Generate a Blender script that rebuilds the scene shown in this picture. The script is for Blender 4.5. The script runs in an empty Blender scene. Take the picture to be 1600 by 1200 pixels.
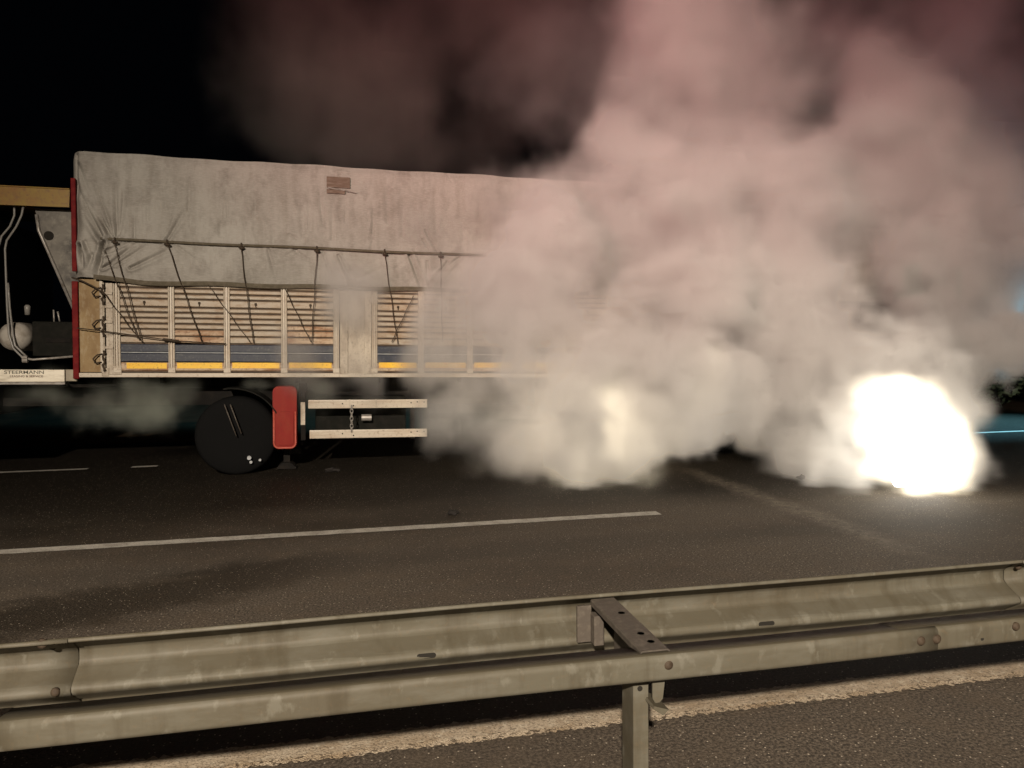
import bpy, bmesh, math, random
import numpy as np
from mathutils import Vector, Matrix
random.seed(7)
sc = bpy.context.scene
COL = sc.collection

# ------------------------------------------------------------------ camera
cam = bpy.data.cameras.new('camera'); camo = bpy.data.objects.new('camera', cam); COL.objects.link(camo)
cam.sensor_width = 36.0; cam.lens = 1202/1600*36.0; cam.clip_start = .05; cam.clip_end = 1500
yaw, pitch, roll = math.radians(11.92), math.radians(-2.831), math.radians(.659)
w0 = Vector((math.sin(yaw), math.cos(yaw), 0)); r0 = Vector((math.cos(yaw), -math.sin(yaw), 0)); zz = Vector((0, 0, 1))
fw = math.cos(pitch)*w0 + math.sin(pitch)*zz; u0 = -math.sin(pitch)*w0 + math.cos(pitch)*zz
rt = math.cos(roll)*r0 - math.sin(roll)*u0; up = math.sin(roll)*r0 + math.cos(roll)*u0
M = Matrix((rt, up, -fw)).transposed().to_4x4(); M.translation = (0, 0, 1.6)
camo.matrix_world = M
sc.camera = camo

# ------------------------------------------------------------------ night sky, lamps, exposure
wd = bpy.data.worlds.new('World'); sc.world = wd; wd.use_nodes = True
bg = wd.node_tree.nodes['Background']; bg.inputs[0].default_value = (.35, .45, .7, 1); bg.inputs[1].default_value = .0012

def lamp(name, kind, loc, aim, energy, color, radius=.2, cone=60, blend=.5):
    l = bpy.data.lights.new(name, kind); l.energy = energy; l.color = color; l.shadow_soft_size = radius
    o = bpy.data.objects.new(name, l); COL.objects.link(o); o.location = loc
    if kind == 'SPOT':
        l.spot_size = math.radians(cone); l.spot_blend = blend
        o.rotation_euler = (Vector(aim)-Vector(loc)).to_track_quat('-Z', 'Y').to_euler()
    return o
lamp('street_light', 'SPOT', (-3.4, -9.5, 7.2), (.9, 2.7, 0), 18500, (1, .86, .71), .12, 69, .9)
lamp('red_beacon', 'SPOT', (-7.0, -5.0, 3.2), (6.6, 12.0, 9.6), 9600, (1, .35, .36), .15, 52, .95)
lamp('blue_beacon', 'SPOT', (19.0, 9.5, 4.5), (11.3, 13.2, 1.2), 30000, (.22, .66, .90), .1, 44, 1)

vs = sc.view_settings
vs.view_transform = 'Standard'; vs.look = 'None'; vs.gamma = 1; vs.use_curve_mapping = False; vs.exposure = 0
cy = sc.cycles
cy.volume_bounces = 4; cy.max_bounces = 9; cy.diffuse_bounces = 3; cy.glossy_bounces = 3
cy.volume_step_rate = 3.0; cy.use_denoising = True
cy.sample_clamp_indirect = 4.0

# ------------------------------------------------------------------ materials
def mat(name, color=(.5, .5, .5), rough=.6, metal=0.0, spots=None, bump=0.0, bscale=60, spec=.4, vec='Object', scale_xyz=None):
    """principled material; spots = [(noise scale, low, high, colour, amount), ...] blended one over the other"""
    m = bpy.data.materials.new(name); m.use_nodes = True
    nt = m.node_tree; N = nt.nodes.new; L = nt.links.new
    b = nt.nodes['Principled BSDF']
    b.inputs['Base Color'].default_value = (*color, 1); b.inputs['Roughness'].default_value = rough
    b.inputs['Metallic'].default_value = metal; b.inputs['Specular IOR Level'].default_value = spec
    src = N('ShaderNodeNewGeometry').outputs['Position'] if vec == 'World' else N('ShaderNodeTexCoord').outputs[vec]
    last = None
    for i, s in enumerate(spots or []):
        sca, lo, hi, c, amt = s[:5]; stretch = s[5] if len(s) > 5 else (1, 1, 1)
        mp = N('ShaderNodeMapping'); mp.inputs['Scale'].default_value = stretch; mp.inputs['Location'].default_value = (3.1*i, 1.7*i, 5.3*i)
        L(src, mp.inputs[0])
        n = N('ShaderNodeTexNoise'); n.inputs['Scale'].default_value = sca; n.inputs['Detail'].default_value = 6; n.inputs['Roughness'].default_value = .6
        L(mp.outputs[0], n.inputs[0])
        r = N('ShaderNodeMapRange'); r.inputs[1].default_value = lo; r.inputs[2].default_value = hi; r.inputs[4].default_value = amt
        L(n.outputs[0], r.inputs[0])
        mx = N('ShaderNodeMix'); mx.data_type = 'RGBA'
        L(r.outputs[0], mx.inputs[0])
        if last is None: mx.inputs[6].default_value = (*color, 1)
        else: L(last, mx.inputs[6])
        mx.inputs[7].default_value = (*c, 1); last = mx.outputs[2]
    if last is not None: L(last, b.inputs['Base Color'])
    if bump:
        n = N('ShaderNodeTexNoise'); n.inputs['Scale'].default_value = bscale; n.inputs['Detail'].default_value = 4
        L(src, n.inputs[0])
        bp = N('ShaderNodeBump'); bp.inputs['Strength'].default_value = bump; bp.inputs['Distance'].default_value = .01
        L(n.outputs[0], bp.inputs['Height']); L(bp.outputs[0], b.inputs['Normal'])
    return m

MT = {}
MT['tarp'] = mat('tarp_pvc', (.34, .322, .29), .65, spec=.2, spots=[(1.1, .38, .64, (.26, .243, .215), .9), (7, .46, .7, (.19, .172, .15), .7, (1, 1, .6)), (3, .5, .72, (.17, .148, .12), .4, (2.2, 1, .25)), (55, .45, .7, (.42, .40, .36), .4, (.35, 1, 1.6)), (26, .58, .72, (.25, .21, .17), .5, (2.4, 1, .35))], bump=.35, bscale=75)
MT['tarp_hem'] = mat('tarp_hem', (.085, .07, .045), .8, spots=[(20, .45, .7, (.15, .125, .09), .7)], bump=.3)
MT['slat'] = mat('aluminium_slat', (.38, .325, .25), .45, spots=[(3.5, .42, .64, (.36, .27, .18), .9, (.6, 1, 2.5)), (9, .5, .68, (.24, .14, .06), .85, (.6, 1, 2)), (60, .55, .75, (.14, .08, .04), .5)], bump=.15, vec='World')
MT['slat_rusty'] = mat('rusty_slat', (.50, .38, .26), .6, spots=[(7, .42, .6, (.30, .16, .08), .95, (.5, 1, 2)), (30, .5, .7, (.12, .05, .025), .7)], bump=.2, vec='World')
MT['slat_back'] = mat('side_back_sheet', (.10, .065, .04), .7, spots=[(12, .4, .7, (.05, .03, .02), .8)], vec='World')
MT['blue'] = mat('blue_board', (.009, .015, .033), .45, spots=[(8, .48, .7, (.045, .05, .05), .8, (.4, 1, 2)), (40, .55, .75, (.2, .2, .19), .5)], bump=.1, vec='World')
MT['white_line'] = mat('pale_stripe', (.45, .47, .48), .5, spots=[(14, .45, .7, (.2, .2, .2), .7, (.5, 1, 1))], vec='World')
MT['yellow'] = mat('yellow_tape', (.85, .52, .03), .4, spots=[(16, .48, .7, (.8, .38, .03), .7, (.4, 1, 1.5)), (45, .55, .75, (.2, .1, .03), .8)], vec='World')
MT['alu'] = mat('pale_aluminium', (.54, .48, .39), .4, spots=[(6, .45, .7, (.42, .33, .24), .8, (.4, 1, 1)), (35, .56, .75, (.18, .10, .05), .7)], bump=.1, vec='World')
MT['alu_dirty'] = mat('dirty_aluminium', (.52, .46, .37), .5, spots=[(9, .4, .7, (.26, .2, .14), .9, (1, 1, .4)), (40, .54, .72, (.12, .08, .05), .7)], bump=.2, vec='World')
MT['ply'] = mat('tan_panel', (.29, .20, .095), .7, spots=[(4, .42, .66, (.20, .12, .05), .9), (22, .5, .72, (.42, .34, .22), .6, (1, 1, .4))], bump=.2)
MT['red'] = mat('red_paint', (.13, .006, .008), .6, spec=.1, spots=[(10, .45, .7, (.22, .02, .015), .8), (40, .58, .75, (.08, .03, .02), .7)])
MT['redbox'] = mat('red_plastic', (.22, .014, .010), .5, spec=.15, spots=[(6, .45, .7, (.24, .03, .015), .8, (1, 1, .5)), (38, .58, .75, (.10, .03, .02), .6)])
MT['redbox_rim'] = mat('worn_red_rim', (.45, .09, .06), .5, spots=[(22, .45, .7, (.3, .04, .02), .8)])
MT['orange'] = mat('amber_paint', (.25, .15, .012), .5, spots=[(5, .45, .7, (.22, .085, .012), .8), (24, .5, .72, (.15, .07, .02), .7)])
MT['fairing'] = mat('soot_grey_paint', (.17, .155, .13), .6, spots=[(3.2, .42, .62, (.05, .045, .04), .95), (20, .5, .75, (.30, .28, .23), .5)], bump=.1)
MT['steel'] = mat('grey_steel', (.36, .34, .31), .4, metal=.3, spots=[(18, .45, .7, (.17, .14, .11), .8)])
MT['hose'] = mat('air_hose', (.22, .21, .19), .3)
MT['black'] = mat('black_plastic', (.010, .010, .008), .8, spec=.1, spots=[(9, .45, .7, (.02, .018, .015), .8)], bump=.1)
MT['frame'] = mat('sooty_chassis', (.012, .011, .010), .85, spec=.1, spots=[(8, .45, .7, (.025, .02, .016), .8)])
MT['rubber'] = mat('tyre_rubber', (.007, .007, .007), .9, spec=.06, bump=.3, bscale=30)
MT['rim'] = mat('wheel_steel', (.008, .008, .007), .8, spec=.08)
MT['tank'] = mat('white_tank', (.42, .39, .34), .45, spots=[(8, .45, .68, (.2, .17, .13), .8)])
MT['sign'] = mat('cream_panel', (.86, .80, .66), .35, spots=[(7, .46, .7, (.42, .36, .26), .8, (.5, 1, 2))])
MT['sign_dull'] = mat('dull_panel', (.34, .30, .22), .5, spots=[(10, .45, .7, (.22, .18, .14), .8)])
MT['ink'] = mat('grey_ink', (.09, .085, .06), .6)
MT['ink_brown'] = mat('brown_ink', (.10, .035, .015), .6)
MT['rope'] = mat('dark_rope', (.05, .035, .022), .9)
MT['cab'] = mat('dark_cab_paint', (.03, .03, .034), .4)
MT['cab_glass'] = mat('cab_glass', (.01, .011, .012), .08)
MT['galv'] = mat('galvanised_steel', (.098, .090, .066), .6, metal=0, spec=.25, spots=[(2.0, .42, .66, (.078, .066, .045), .8, (.5, 1, 1)), (9, .47, .7, (.130, .124, .100), .8, (.45, 1, 1.6)), (5, .5, .68, (.055, .045, .028), .6, (2.5, 1, .3)), (12, .585, .66, (.165, .158, .128), .5, (1.3, 1, .8)), (70, .55, .75, (.12, .09, .055), .45)], bump=.12, bscale=35, vec='Object')
MT['galv_dark'] = mat('weathered_spacer', (.065, .055, .045), .6, metal=0, spots=[(9, .42, .68, (.08, .066, .052), .8), (40, .5, .74, (.16, .14, .11), .5)], bump=.15)
MT['bolt'] = mat('rusty_bolt', (.055, .04, .027), .7, spec=.2, spots=[(60, .45, .65, (.03, .02, .013), .8)])
MT['hole'] = mat('dark_slot', (.012, .01, .007), .9)
MT['scrap'] = mat('charred_scrap', (.015, .012, .01), .8, bump=.5)
MT['leaf'] = mat('hedge_leaf', (.09, .12, .065), .6, spots=[(2.5, .4, .7, (.035, .06, .03), .9)])
MT['paint'] = mat('road_paint', (.47, .45, .40), .7, spots=[(8, .42, .68, (.27, .25, .21), .85), (90, .52, .66, (.10, .09, .075), .8)], bump=.3, bscale=150, spec=.25)
MT['paint_worn'] = mat('worn_road_paint', (.40, .335, .25), .85, spots=[(7, .42, .66, (.29, .225, .15), .9, (.6, 1, 1)), (26, .52, .66, (.50, .44, .34), .8), (110, .50, .64, (.10, .08, .055), .8)], bump=.5, bscale=110, spec=.2)
MT['paint_pitted'] = mat('pitted_road_paint', (.56, .47, .35), .85, spots=[(7, .42, .66, (.36, .27, .17), .9, (.6, 1, 1)), (60, .5, .6, (.08, .06, .04), .95), (150, .5, .62, (.12, .09, .06), .8)], bump=.8, bscale=130, spec=.2)
MT['verge'] = mat('bare_earth', (.07, .042, .024), .95, spec=.1, spots=[(.6, .4, .65, (.03, .022, .013), .9), (9, .45, .7, (.06, .05, .025), .8)], bump=.8, bscale=12)

def shade_tops(m, c):  # darkens upward faces: shade on flat tops painted into the base colour
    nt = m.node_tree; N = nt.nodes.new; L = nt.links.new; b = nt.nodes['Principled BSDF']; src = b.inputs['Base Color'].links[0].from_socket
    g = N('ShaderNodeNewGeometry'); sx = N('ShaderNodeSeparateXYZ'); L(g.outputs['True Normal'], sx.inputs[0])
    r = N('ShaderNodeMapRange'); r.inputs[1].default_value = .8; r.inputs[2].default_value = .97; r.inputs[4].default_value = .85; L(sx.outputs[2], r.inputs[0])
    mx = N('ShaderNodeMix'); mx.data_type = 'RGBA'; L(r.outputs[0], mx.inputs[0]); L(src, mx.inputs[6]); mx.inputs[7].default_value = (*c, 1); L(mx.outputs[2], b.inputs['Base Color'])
shade_tops(MT['galv'], (.062, .053, .034))
# asphalt: chips, wheel tracks, a pale trail, dark areas with shade painted in
def asphalt():
    m = bpy.data.materials.new('asphalt'); m.use_nodes = True
    nt = m.node_tree; N = nt.nodes.new; L = nt.links.new; b = nt.nodes['Principled BSDF']
    geo = N('ShaderNodeNewGeometry'); P = geo.outputs['Position']
    sp = N('ShaderNodeSeparateXYZ'); L(P, sp.inputs[0])
    def ma(op, a, b_, c=None):
        q = N('ShaderNodeMath'); q.operation = op
        for i, v in enumerate((a, b_, c)):
            if v is None: continue
            if isinstance(v, (int, float)): q.inputs[i].default_value = v
            else: L(v, q.inputs[i])
        return q.outputs[0]
    def mr(v, a, b_, c=0., d=1., smooth=True):
        q = N('ShaderNodeMapRange'); q.interpolation_type = 'SMOOTHSTEP' if smooth else 'LINEAR'
        L(v, q.inputs[0])
        for i, k in zip((1, 2, 3, 4), (a, b_, c, d)): q.inputs[i].default_value = k
        return q.outputs[0]
    def noise(s, det=4, rough=.55, scl=(1, 1, 1)):
        mp = N('ShaderNodeMapping'); mp.inputs['Scale'].default_value = scl; L(P, mp.inputs[0])
        q = N('ShaderNodeTexNoise'); q.inputs['Scale'].default_value = s; q.inputs['Detail'].default_value = det; q.inputs['Roughness'].default_value = rough
        L(mp.outputs[0], q.inputs[0]); return q.outputs[0]
    def mix(f, a, c):
        q = N('ShaderNodeMix'); q.data_type = 'RGBA'
        L(f, q.inputs[0])
        if isinstance(a, tuple): q.inputs[6].default_value = (*a, 1)
        else: L(a, q.inputs[6])
        if isinstance(c, tuple): q.inputs[7].default_value = (*c, 1)
        else: L(c, q.inputs[7])
        return q.outputs[2]
    big = noise(.55, 4, .6, (.45, 1, 1)); mid = noise(4, 5); grain = noise(70, 4, .75); fine = noise(210, 2, .6)
    # aggregate
    vo = N('ShaderNodeTexVoronoi'); vo.inputs['Scale'].default_value = 95; L(P, vo.inputs['Vector'])
    vs_ = N('ShaderNodeSeparateColor'); L(vo.outputs['Color'], vs_.inputs[0])
    base = mix(mr(grain, .42, .60), (.038, .031, .024), (.155, .127, .095))
    base = mix(mr(big, .38, .62, 0, .55), base, (.05, .038, .027))
    base = mix(mr(fine, .42, .3, 0, .75), base, (.018, .014, .01))
    base = mix(mr(mid, .45, .7, 0, .35), base, (.10, .075, .05))
    for yc in (4.15, 5.85):   # wheel tracks
        tk = mr(ma('ABSOLUTE', ma('SUBTRACT', ma('MULTIPLY_ADD', big, .4, sp.outputs[1]), yc+.2), 0), .42, .05, 0, .38)
        base = mix(tk, base, (.040, .034, .027))
    # far lane darkened: fading light and shade under the truck painted in
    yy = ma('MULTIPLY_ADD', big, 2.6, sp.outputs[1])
    far_shade = mr(yy, 7.2, 9.6)
    # dark band near the guard rail, left
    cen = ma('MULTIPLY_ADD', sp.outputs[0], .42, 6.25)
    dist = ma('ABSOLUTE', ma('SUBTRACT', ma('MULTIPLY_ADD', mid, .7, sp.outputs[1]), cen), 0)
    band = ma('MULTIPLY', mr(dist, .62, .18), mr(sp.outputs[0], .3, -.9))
    dark_all = ma('MAXIMUM', far_shade, ma('MULTIPLY', band, .72))
    base = mix(ma('MULTIPLY', dark_all, .88), base, (.009, .0075, .0055))
    # darker asphalt along the carriageway edge, with the guard rail's shadow painted in
    edge = ma('MULTIPLY', mr(ma('MULTIPLY_ADD', mid, .05, sp.outputs[1]), 3.19, 3.23), mr(sp.outputs[1], 4.2, 3.8))
    base = mix(ma('MULTIPLY', edge, .6), base, (.02, .016, .012))
    # pale dried trail across the lane
    wig = ma('MULTIPLY_ADD', noise(1.3, 3), .35, sp.outputs[0])
    tr = ma('MULTIPLY', mr(ma('ABSOLUTE', ma('SUBTRACT', wig, 4.36), 0), .24, .0), ma('MULTIPLY', mr(sp.outputs[1], 4.6, 5.4), mr(sp.outputs[1], 9.4, 8.4)))
    tr = ma('MULTIPLY', tr, mr(noise(9, 6, .75), .3, .7, .0, .42))
    base = mix(tr, base, (.27, .23, .18))
    # glassy chips, their sparkle painted in as pale colour
    chip = ma('MULTIPLY', ma('GREATER_THAN', vs_.outputs[0], .93), mr(vo.outputs['Distance'], .45, .2))
    base = mix(ma('MULTIPLY', chip, mr(vs_.outputs[1], 0, 1, .15, 1)), base, (.55, .48, .38))
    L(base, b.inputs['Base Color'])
    rg = mr(dark_all, 0, 1, .85, .6); L(rg, b.inputs['Roughness'])
    L(mr(dark_all, 0, 1, .3, .12), b.inputs['Specular IOR Level'])
    h = ma('ADD', ma('MULTIPLY', grain, .7), ma('MULTIPLY', vo.outputs['Distance'], .5))
    bp = N('ShaderNodeBump'); bp.inputs['Strength'].default_value = .55; bp.inputs['Distance'].default_value = .006
    L(h, bp.inputs['Height']); L(bp.outputs[0], b.inputs['Normal'])
    return m
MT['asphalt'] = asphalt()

def emit(name, color, strength):
    m = bpy.data.materials.new(name); m.use_nodes = True; nt = m.node_tree
    b = nt.nodes['Principled BSDF']; b.inputs['Base Color'].default_value = (0, 0, 0, 1)
    b.inputs['Emission Color'].default_value = (*color, 1); b.inputs['Emission Strength'].default_value = strength
    return m
def smoke_mat(name, color, density, aniso=0.0, glow=0):
    m = bpy.data.materials.new(name); m.use_nodes = True; nt = m.node_tree; nt.nodes.clear()
    pv = nt.nodes.new('ShaderNodeVolumePrincipled'); ou = nt.nodes.new('ShaderNodeOutputMaterial'); nt.links.new(pv.outputs[0], ou.inputs['Volume'])
    if glow:
        vi = nt.nodes.new('ShaderNodeVolumeInfo'); mu = nt.nodes.new('ShaderNodeMath'); mu.operation = 'MULTIPLY'; mu.inputs[1].default_value = glow
        nt.links.new(vi.outputs['Density'], mu.inputs[0]); nt.links.new(mu.outputs[0], pv.inputs['Emission Strength']); pv.inputs['Emission Color'].default_value = (1, .86, .62, 1)
    pv.inputs['Density'].default_value = density; pv.inputs['Color'].default_value = (*color, 1); pv.inputs['Anisotropy'].default_value = aniso
    return m

# ------------------------------------------------------------------ builders
class MB:
    def __init__(s): s.bm = bmesh.new()
    def box(s, x0, x1, y0, y1, z0, z1, bev=0.0, seg=1):
        r = bmesh.ops.create_cube(s.bm, size=1)
        vs = r['verts']
        for v in vs: v.co = Vector(((x0+x1)/2+v.co.x*(x1-x0), (y0+y1)/2+v.co.y*(y1-y0), (z0+z1)/2+v.co.z*(z1-z0)))
        if bev: bmesh.ops.bevel(s.bm, geom=list({e for v in vs for e in v.link_edges}), offset=bev, segments=seg, affect='EDGES', profile=.5)
        return s
    def prism(s, pts, axis, a, b):
        """pts: closed polygon in the two other axes (order x,y,z without axis)"""
        def P(p, t):
            if axis == 'x': return (t, p[0], p[1])
            if axis == 'y': return (p[0], t, p[1])
            return (p[0], p[1], t)
        A = [s.bm.verts.new(P(p, a)) for p in pts]; B = [s.bm.verts.new(P(p, b)) for p in pts]
        n = len(pts)
        for i in range(n): s.bm.faces.new((A[i], A[(i+1) % n], B[(i+1) % n], B[i]))
        try: s.bm.faces.new(A[::-1]); s.bm.faces.new(B)
        except ValueError: pass
        return s
    def tube(s, pts, r, n=6, cap=True):
        pts = [Vector(p) for p in pts]; rings = []
        for i, p in enumerate(pts):
            d = (pts[min(i+1, len(pts)-1)]-pts[max(i-1, 0)]).normalized()
            a = d.orthogonal().normalized() if not rings else (rings[-1][1]-d*rings[-1][1].dot(d)).normalized()
            b = d.cross(a)
            rr = r[i] if isinstance(r, (list, tuple)) else r
            rings.append(([s.bm.verts.new(p+rr*(math.cos(2*math.pi*k/n)*a+math.sin(2*math.pi*k/n)*b)) for k in range(n)], a))
        for (A, _), (B, _) in zip(rings, rings[1:]):
            for k in range(n): s.bm.faces.new((A[k], A[(k+1) % n], B[(k+1) % n], B[k]))
        if cap: s.bm.faces.new(rings[0][0][::-1]); s.bm.faces.new(rings[-1][0])
        return s
    def lathe(s, prof, c, axis='y', n=28):
        """prof: (radius, offset along axis)"""
        R = []
        for r, h in prof:
            ring = []
            for k in range(n):
                t = 2*math.pi*k/n; u, v = r*math.cos(t), r*math.sin(t)
                q = (u, h, v) if axis == 'y' else ((h, u, v) if axis == 'x' else (u, v, h))
                ring.append(s.bm.verts.new(Vector(c)+Vector(q)))
            R.append(ring)
        for A, B in zip(R, R[1:]):
            for k in range(n): s.bm.faces.new((A[k], A[(k+1) % n], B[(k+1) % n], B[k]))
        for ring in (R[0], R[-1]):
            try: s.bm.faces.new(ring)
            except ValueError: pass
        return s
    def build(s, name, m, parent=None, smooth=False, shift=None):
        if shift: bmesh.ops.translate(s.bm, verts=s.bm.verts, vec=shift)
        bmesh.ops.recalc_face_normals(s.bm, faces=s.bm.faces)
        me = bpy.data.meshes.new(name); s.bm.to_mesh(me); s.bm.free()
        me.materials.append(MT[m] if isinstance(m, str) else m)
        if smooth:
            for p in me.polygons: p.use_smooth = True
        o = bpy.data.objects.new(name, me); COL.objects.link(o)
        if parent: o.parent = parent
        return o
def thing(name, label, cat, loc=(0, 0, 0), group=None, mw=None):
    o = bpy.data.objects.new(name, None); COL.objects.link(o); o.empty_display_size = .2
    if mw is not None: o.matrix_world = mw
    else: o.location = loc
    o['label'] = label; o['category'] = cat
    if group: o['group'] = group
    return o
def tag(o, label=None, cat=None, group=None, kind=None):
    for k, v in (('label', label), ('category', cat), ('group', group), ('kind', kind)):
        if v: o[k] = v
    return o
def share(name, src, parent, loc=(0, 0, 0), label=None):
    o = src.copy(); COL.objects.link(o); o.name = name; o.parent = parent; o.location = loc
    return o

# ------------------------------------------------------------------ ground
def sheet(name, x0, x1, y0, y1, z, m, nx=1, ny=1):
    mb = MB()
    V = [[mb.bm.verts.new((x0+(x1-x0)*i/nx, y0+(y1-y0)*j/ny, z)) for j in range(ny+1)] for i in range(nx+1)]
    for i in range(nx):
        for j in range(ny): mb.bm.faces.new((V[i][j], V[i+1][j], V[i+1][j+1], V[i][j+1]))
    return mb.build(name, m)
tag(sheet('ground', -600, 600, -600, 600, -.06, 'verge'), kind='structure')
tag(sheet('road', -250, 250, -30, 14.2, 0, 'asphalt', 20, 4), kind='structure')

def strip(name, x0, x1, y0, y1, z, m, step=.02, jit=.006):
    n = int((x1-x0)/step); mb = MB(); rr = random.Random(3); A = []; e0 = e1 = 0
    for i in range(n+1):
        e0 = .25*e0+rr.gauss(0, jit); e1 = .25*e1+rr.gauss(0, jit); x = x0+(x1-x0)*i/n
        A.append((mb.bm.verts.new((x, y0+e0, z)), mb.bm.verts.new((x, y1+e1, z))))
    for (a, b), (c, d) in zip(A, A[1:]): mb.bm.faces.new((a, c, d, b))
    return mb.build(name, m)
tag(strip('lane_line', -9.0, 2.84, 6.715, 6.865, .004, 'paint', .05, .003), kind='structure')
tag(strip('edge_line', -8, 14, 3.035, 3.175, .004, 'paint_worn', .012, .006), kind='structure')
tag(strip('bright_edge_line', -8, 14, 3.0, 3.04, .008, 'paint_pitted', .010, .006), kind='structure')
for xa, xb in ((-30, -3.5), (-2.95, -2.62), (9.0, 40)): tag(strip('shoulder_line', xa, xb, 11.27, 11.39, .004, 'paint', .1, .004), kind='structure')  # solid line left out under the trailer, the gaps standing in for shadow

# ------------------------------------------------------------------ truck frame
ex = Vector((0.99969234, 0.01426965, -0.02028813)); ey = Vector((0, 0, 1)).cross(ex).normalized(); ez = ex.cross(ey)
TM = Matrix((ex, ey, ez)).transposed().to_4x4()
ZB = 1.297
TM.translation = Vector((-3.18993438, 10.06731338, 1.29722687)) - ez*ZB
SH = Vector((0, 0, ZB))

trailer = thing('semi_trailer', 'long drop side semi trailer covered with a pale dirty tarpaulin, half hidden by smoke', 'trailer', mw=TM)
def tp(mb, name, m, parent=None, smooth=False): return mb.build(name, m, parent or trailer, smooth, SH)

# --- tarpaulin
creases = []
def cr(x0, z0, x1, z1, d=.02, w=.014): creases.append((x0, z0, x1, z1, d, w))
# folds fanning up from the front corner tie
cr(.30, 1.66, .02, 2.30, .045, .022); cr(.30, 1.63, .05, 2.05, .03, .02); cr(.42, 1.66, .16, 2.08, .028, .015); cr(.44, 1.66, .24, 2.30, .02, .014)
cr(.47, 1.66, .46, 2.28, .035, .016); cr(.50, 1.70, .55, 2.20, .025, .018); cr(.66, 1.64, .66, 2.05, .015, .014); cr(.38, 1.70, .27, 2.02, .02, .012)
cr(1.02, 1.64, 1.22, 2.0, .03, .016); cr(.06, 2.5, .22, 2.0, .02, .02)
cr(.33, 1.60, .25, 1.16, .07, .018); cr(.05, 1.55, .09, 1.27, .09, .022); cr(.12, 1.6, .2, 1.4, .02, .014); cr(.2, 1.45, .14, 1.2, .02, .016); cr(.02, 2.62, .03, 1.7, .03, .02)
# folds in the hanging flap
cr(.33, 1.46, .60, 1.60, .04, .014); cr(.36, 1.50, .52, 1.60, .03, .01); cr(.32, 1.27, .68, 1.60, .032, .014); cr(.62, 1.30, 1.10, 1.57, .03, .016); cr(.45, 1.33, .8, 1.58, .02, .012)
cr(1.15, 1.58, 1.45, 1.35, .012, .014); cr(2.5, 1.6, 2.78, 1.4, .014, .014); cr(2.86, 1.58, 3.0, 1.2, .014, .012); cr(3.05, 1.54, 3.22, 1.15, .03, .014); cr(2.2, 1.58, 2.32, 1.15, .016, .016)
cr(3.95, 1.58, 4.12, 1.15, .045, .018); cr(3.99, 1.58, 4.16, 1.15, .02, .01); cr(4.18, 1.5, 4.2, 1.18, .02, .014); cr(4.45, 1.5, 4.2, 1.18, .025, .016); cr(4.16, 1.90, 4.32, 1.62, .03, .014); cr(4.12, 1.78, 4.22, 1.64, .02, .012); cr(4.6, 1.56, 4.4, 1.4, .02, .014)
cr(2.45, 1.78, 2.72, 1.64, .012, .014); cr(2.55, 1.6, 2.4, 1.5, .012, .012); cr(3.3, 1.25, 3.65, 1.42, .012, .016); cr(1.9, 1.56, 2.05, 1.2, .01, .016)
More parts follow.
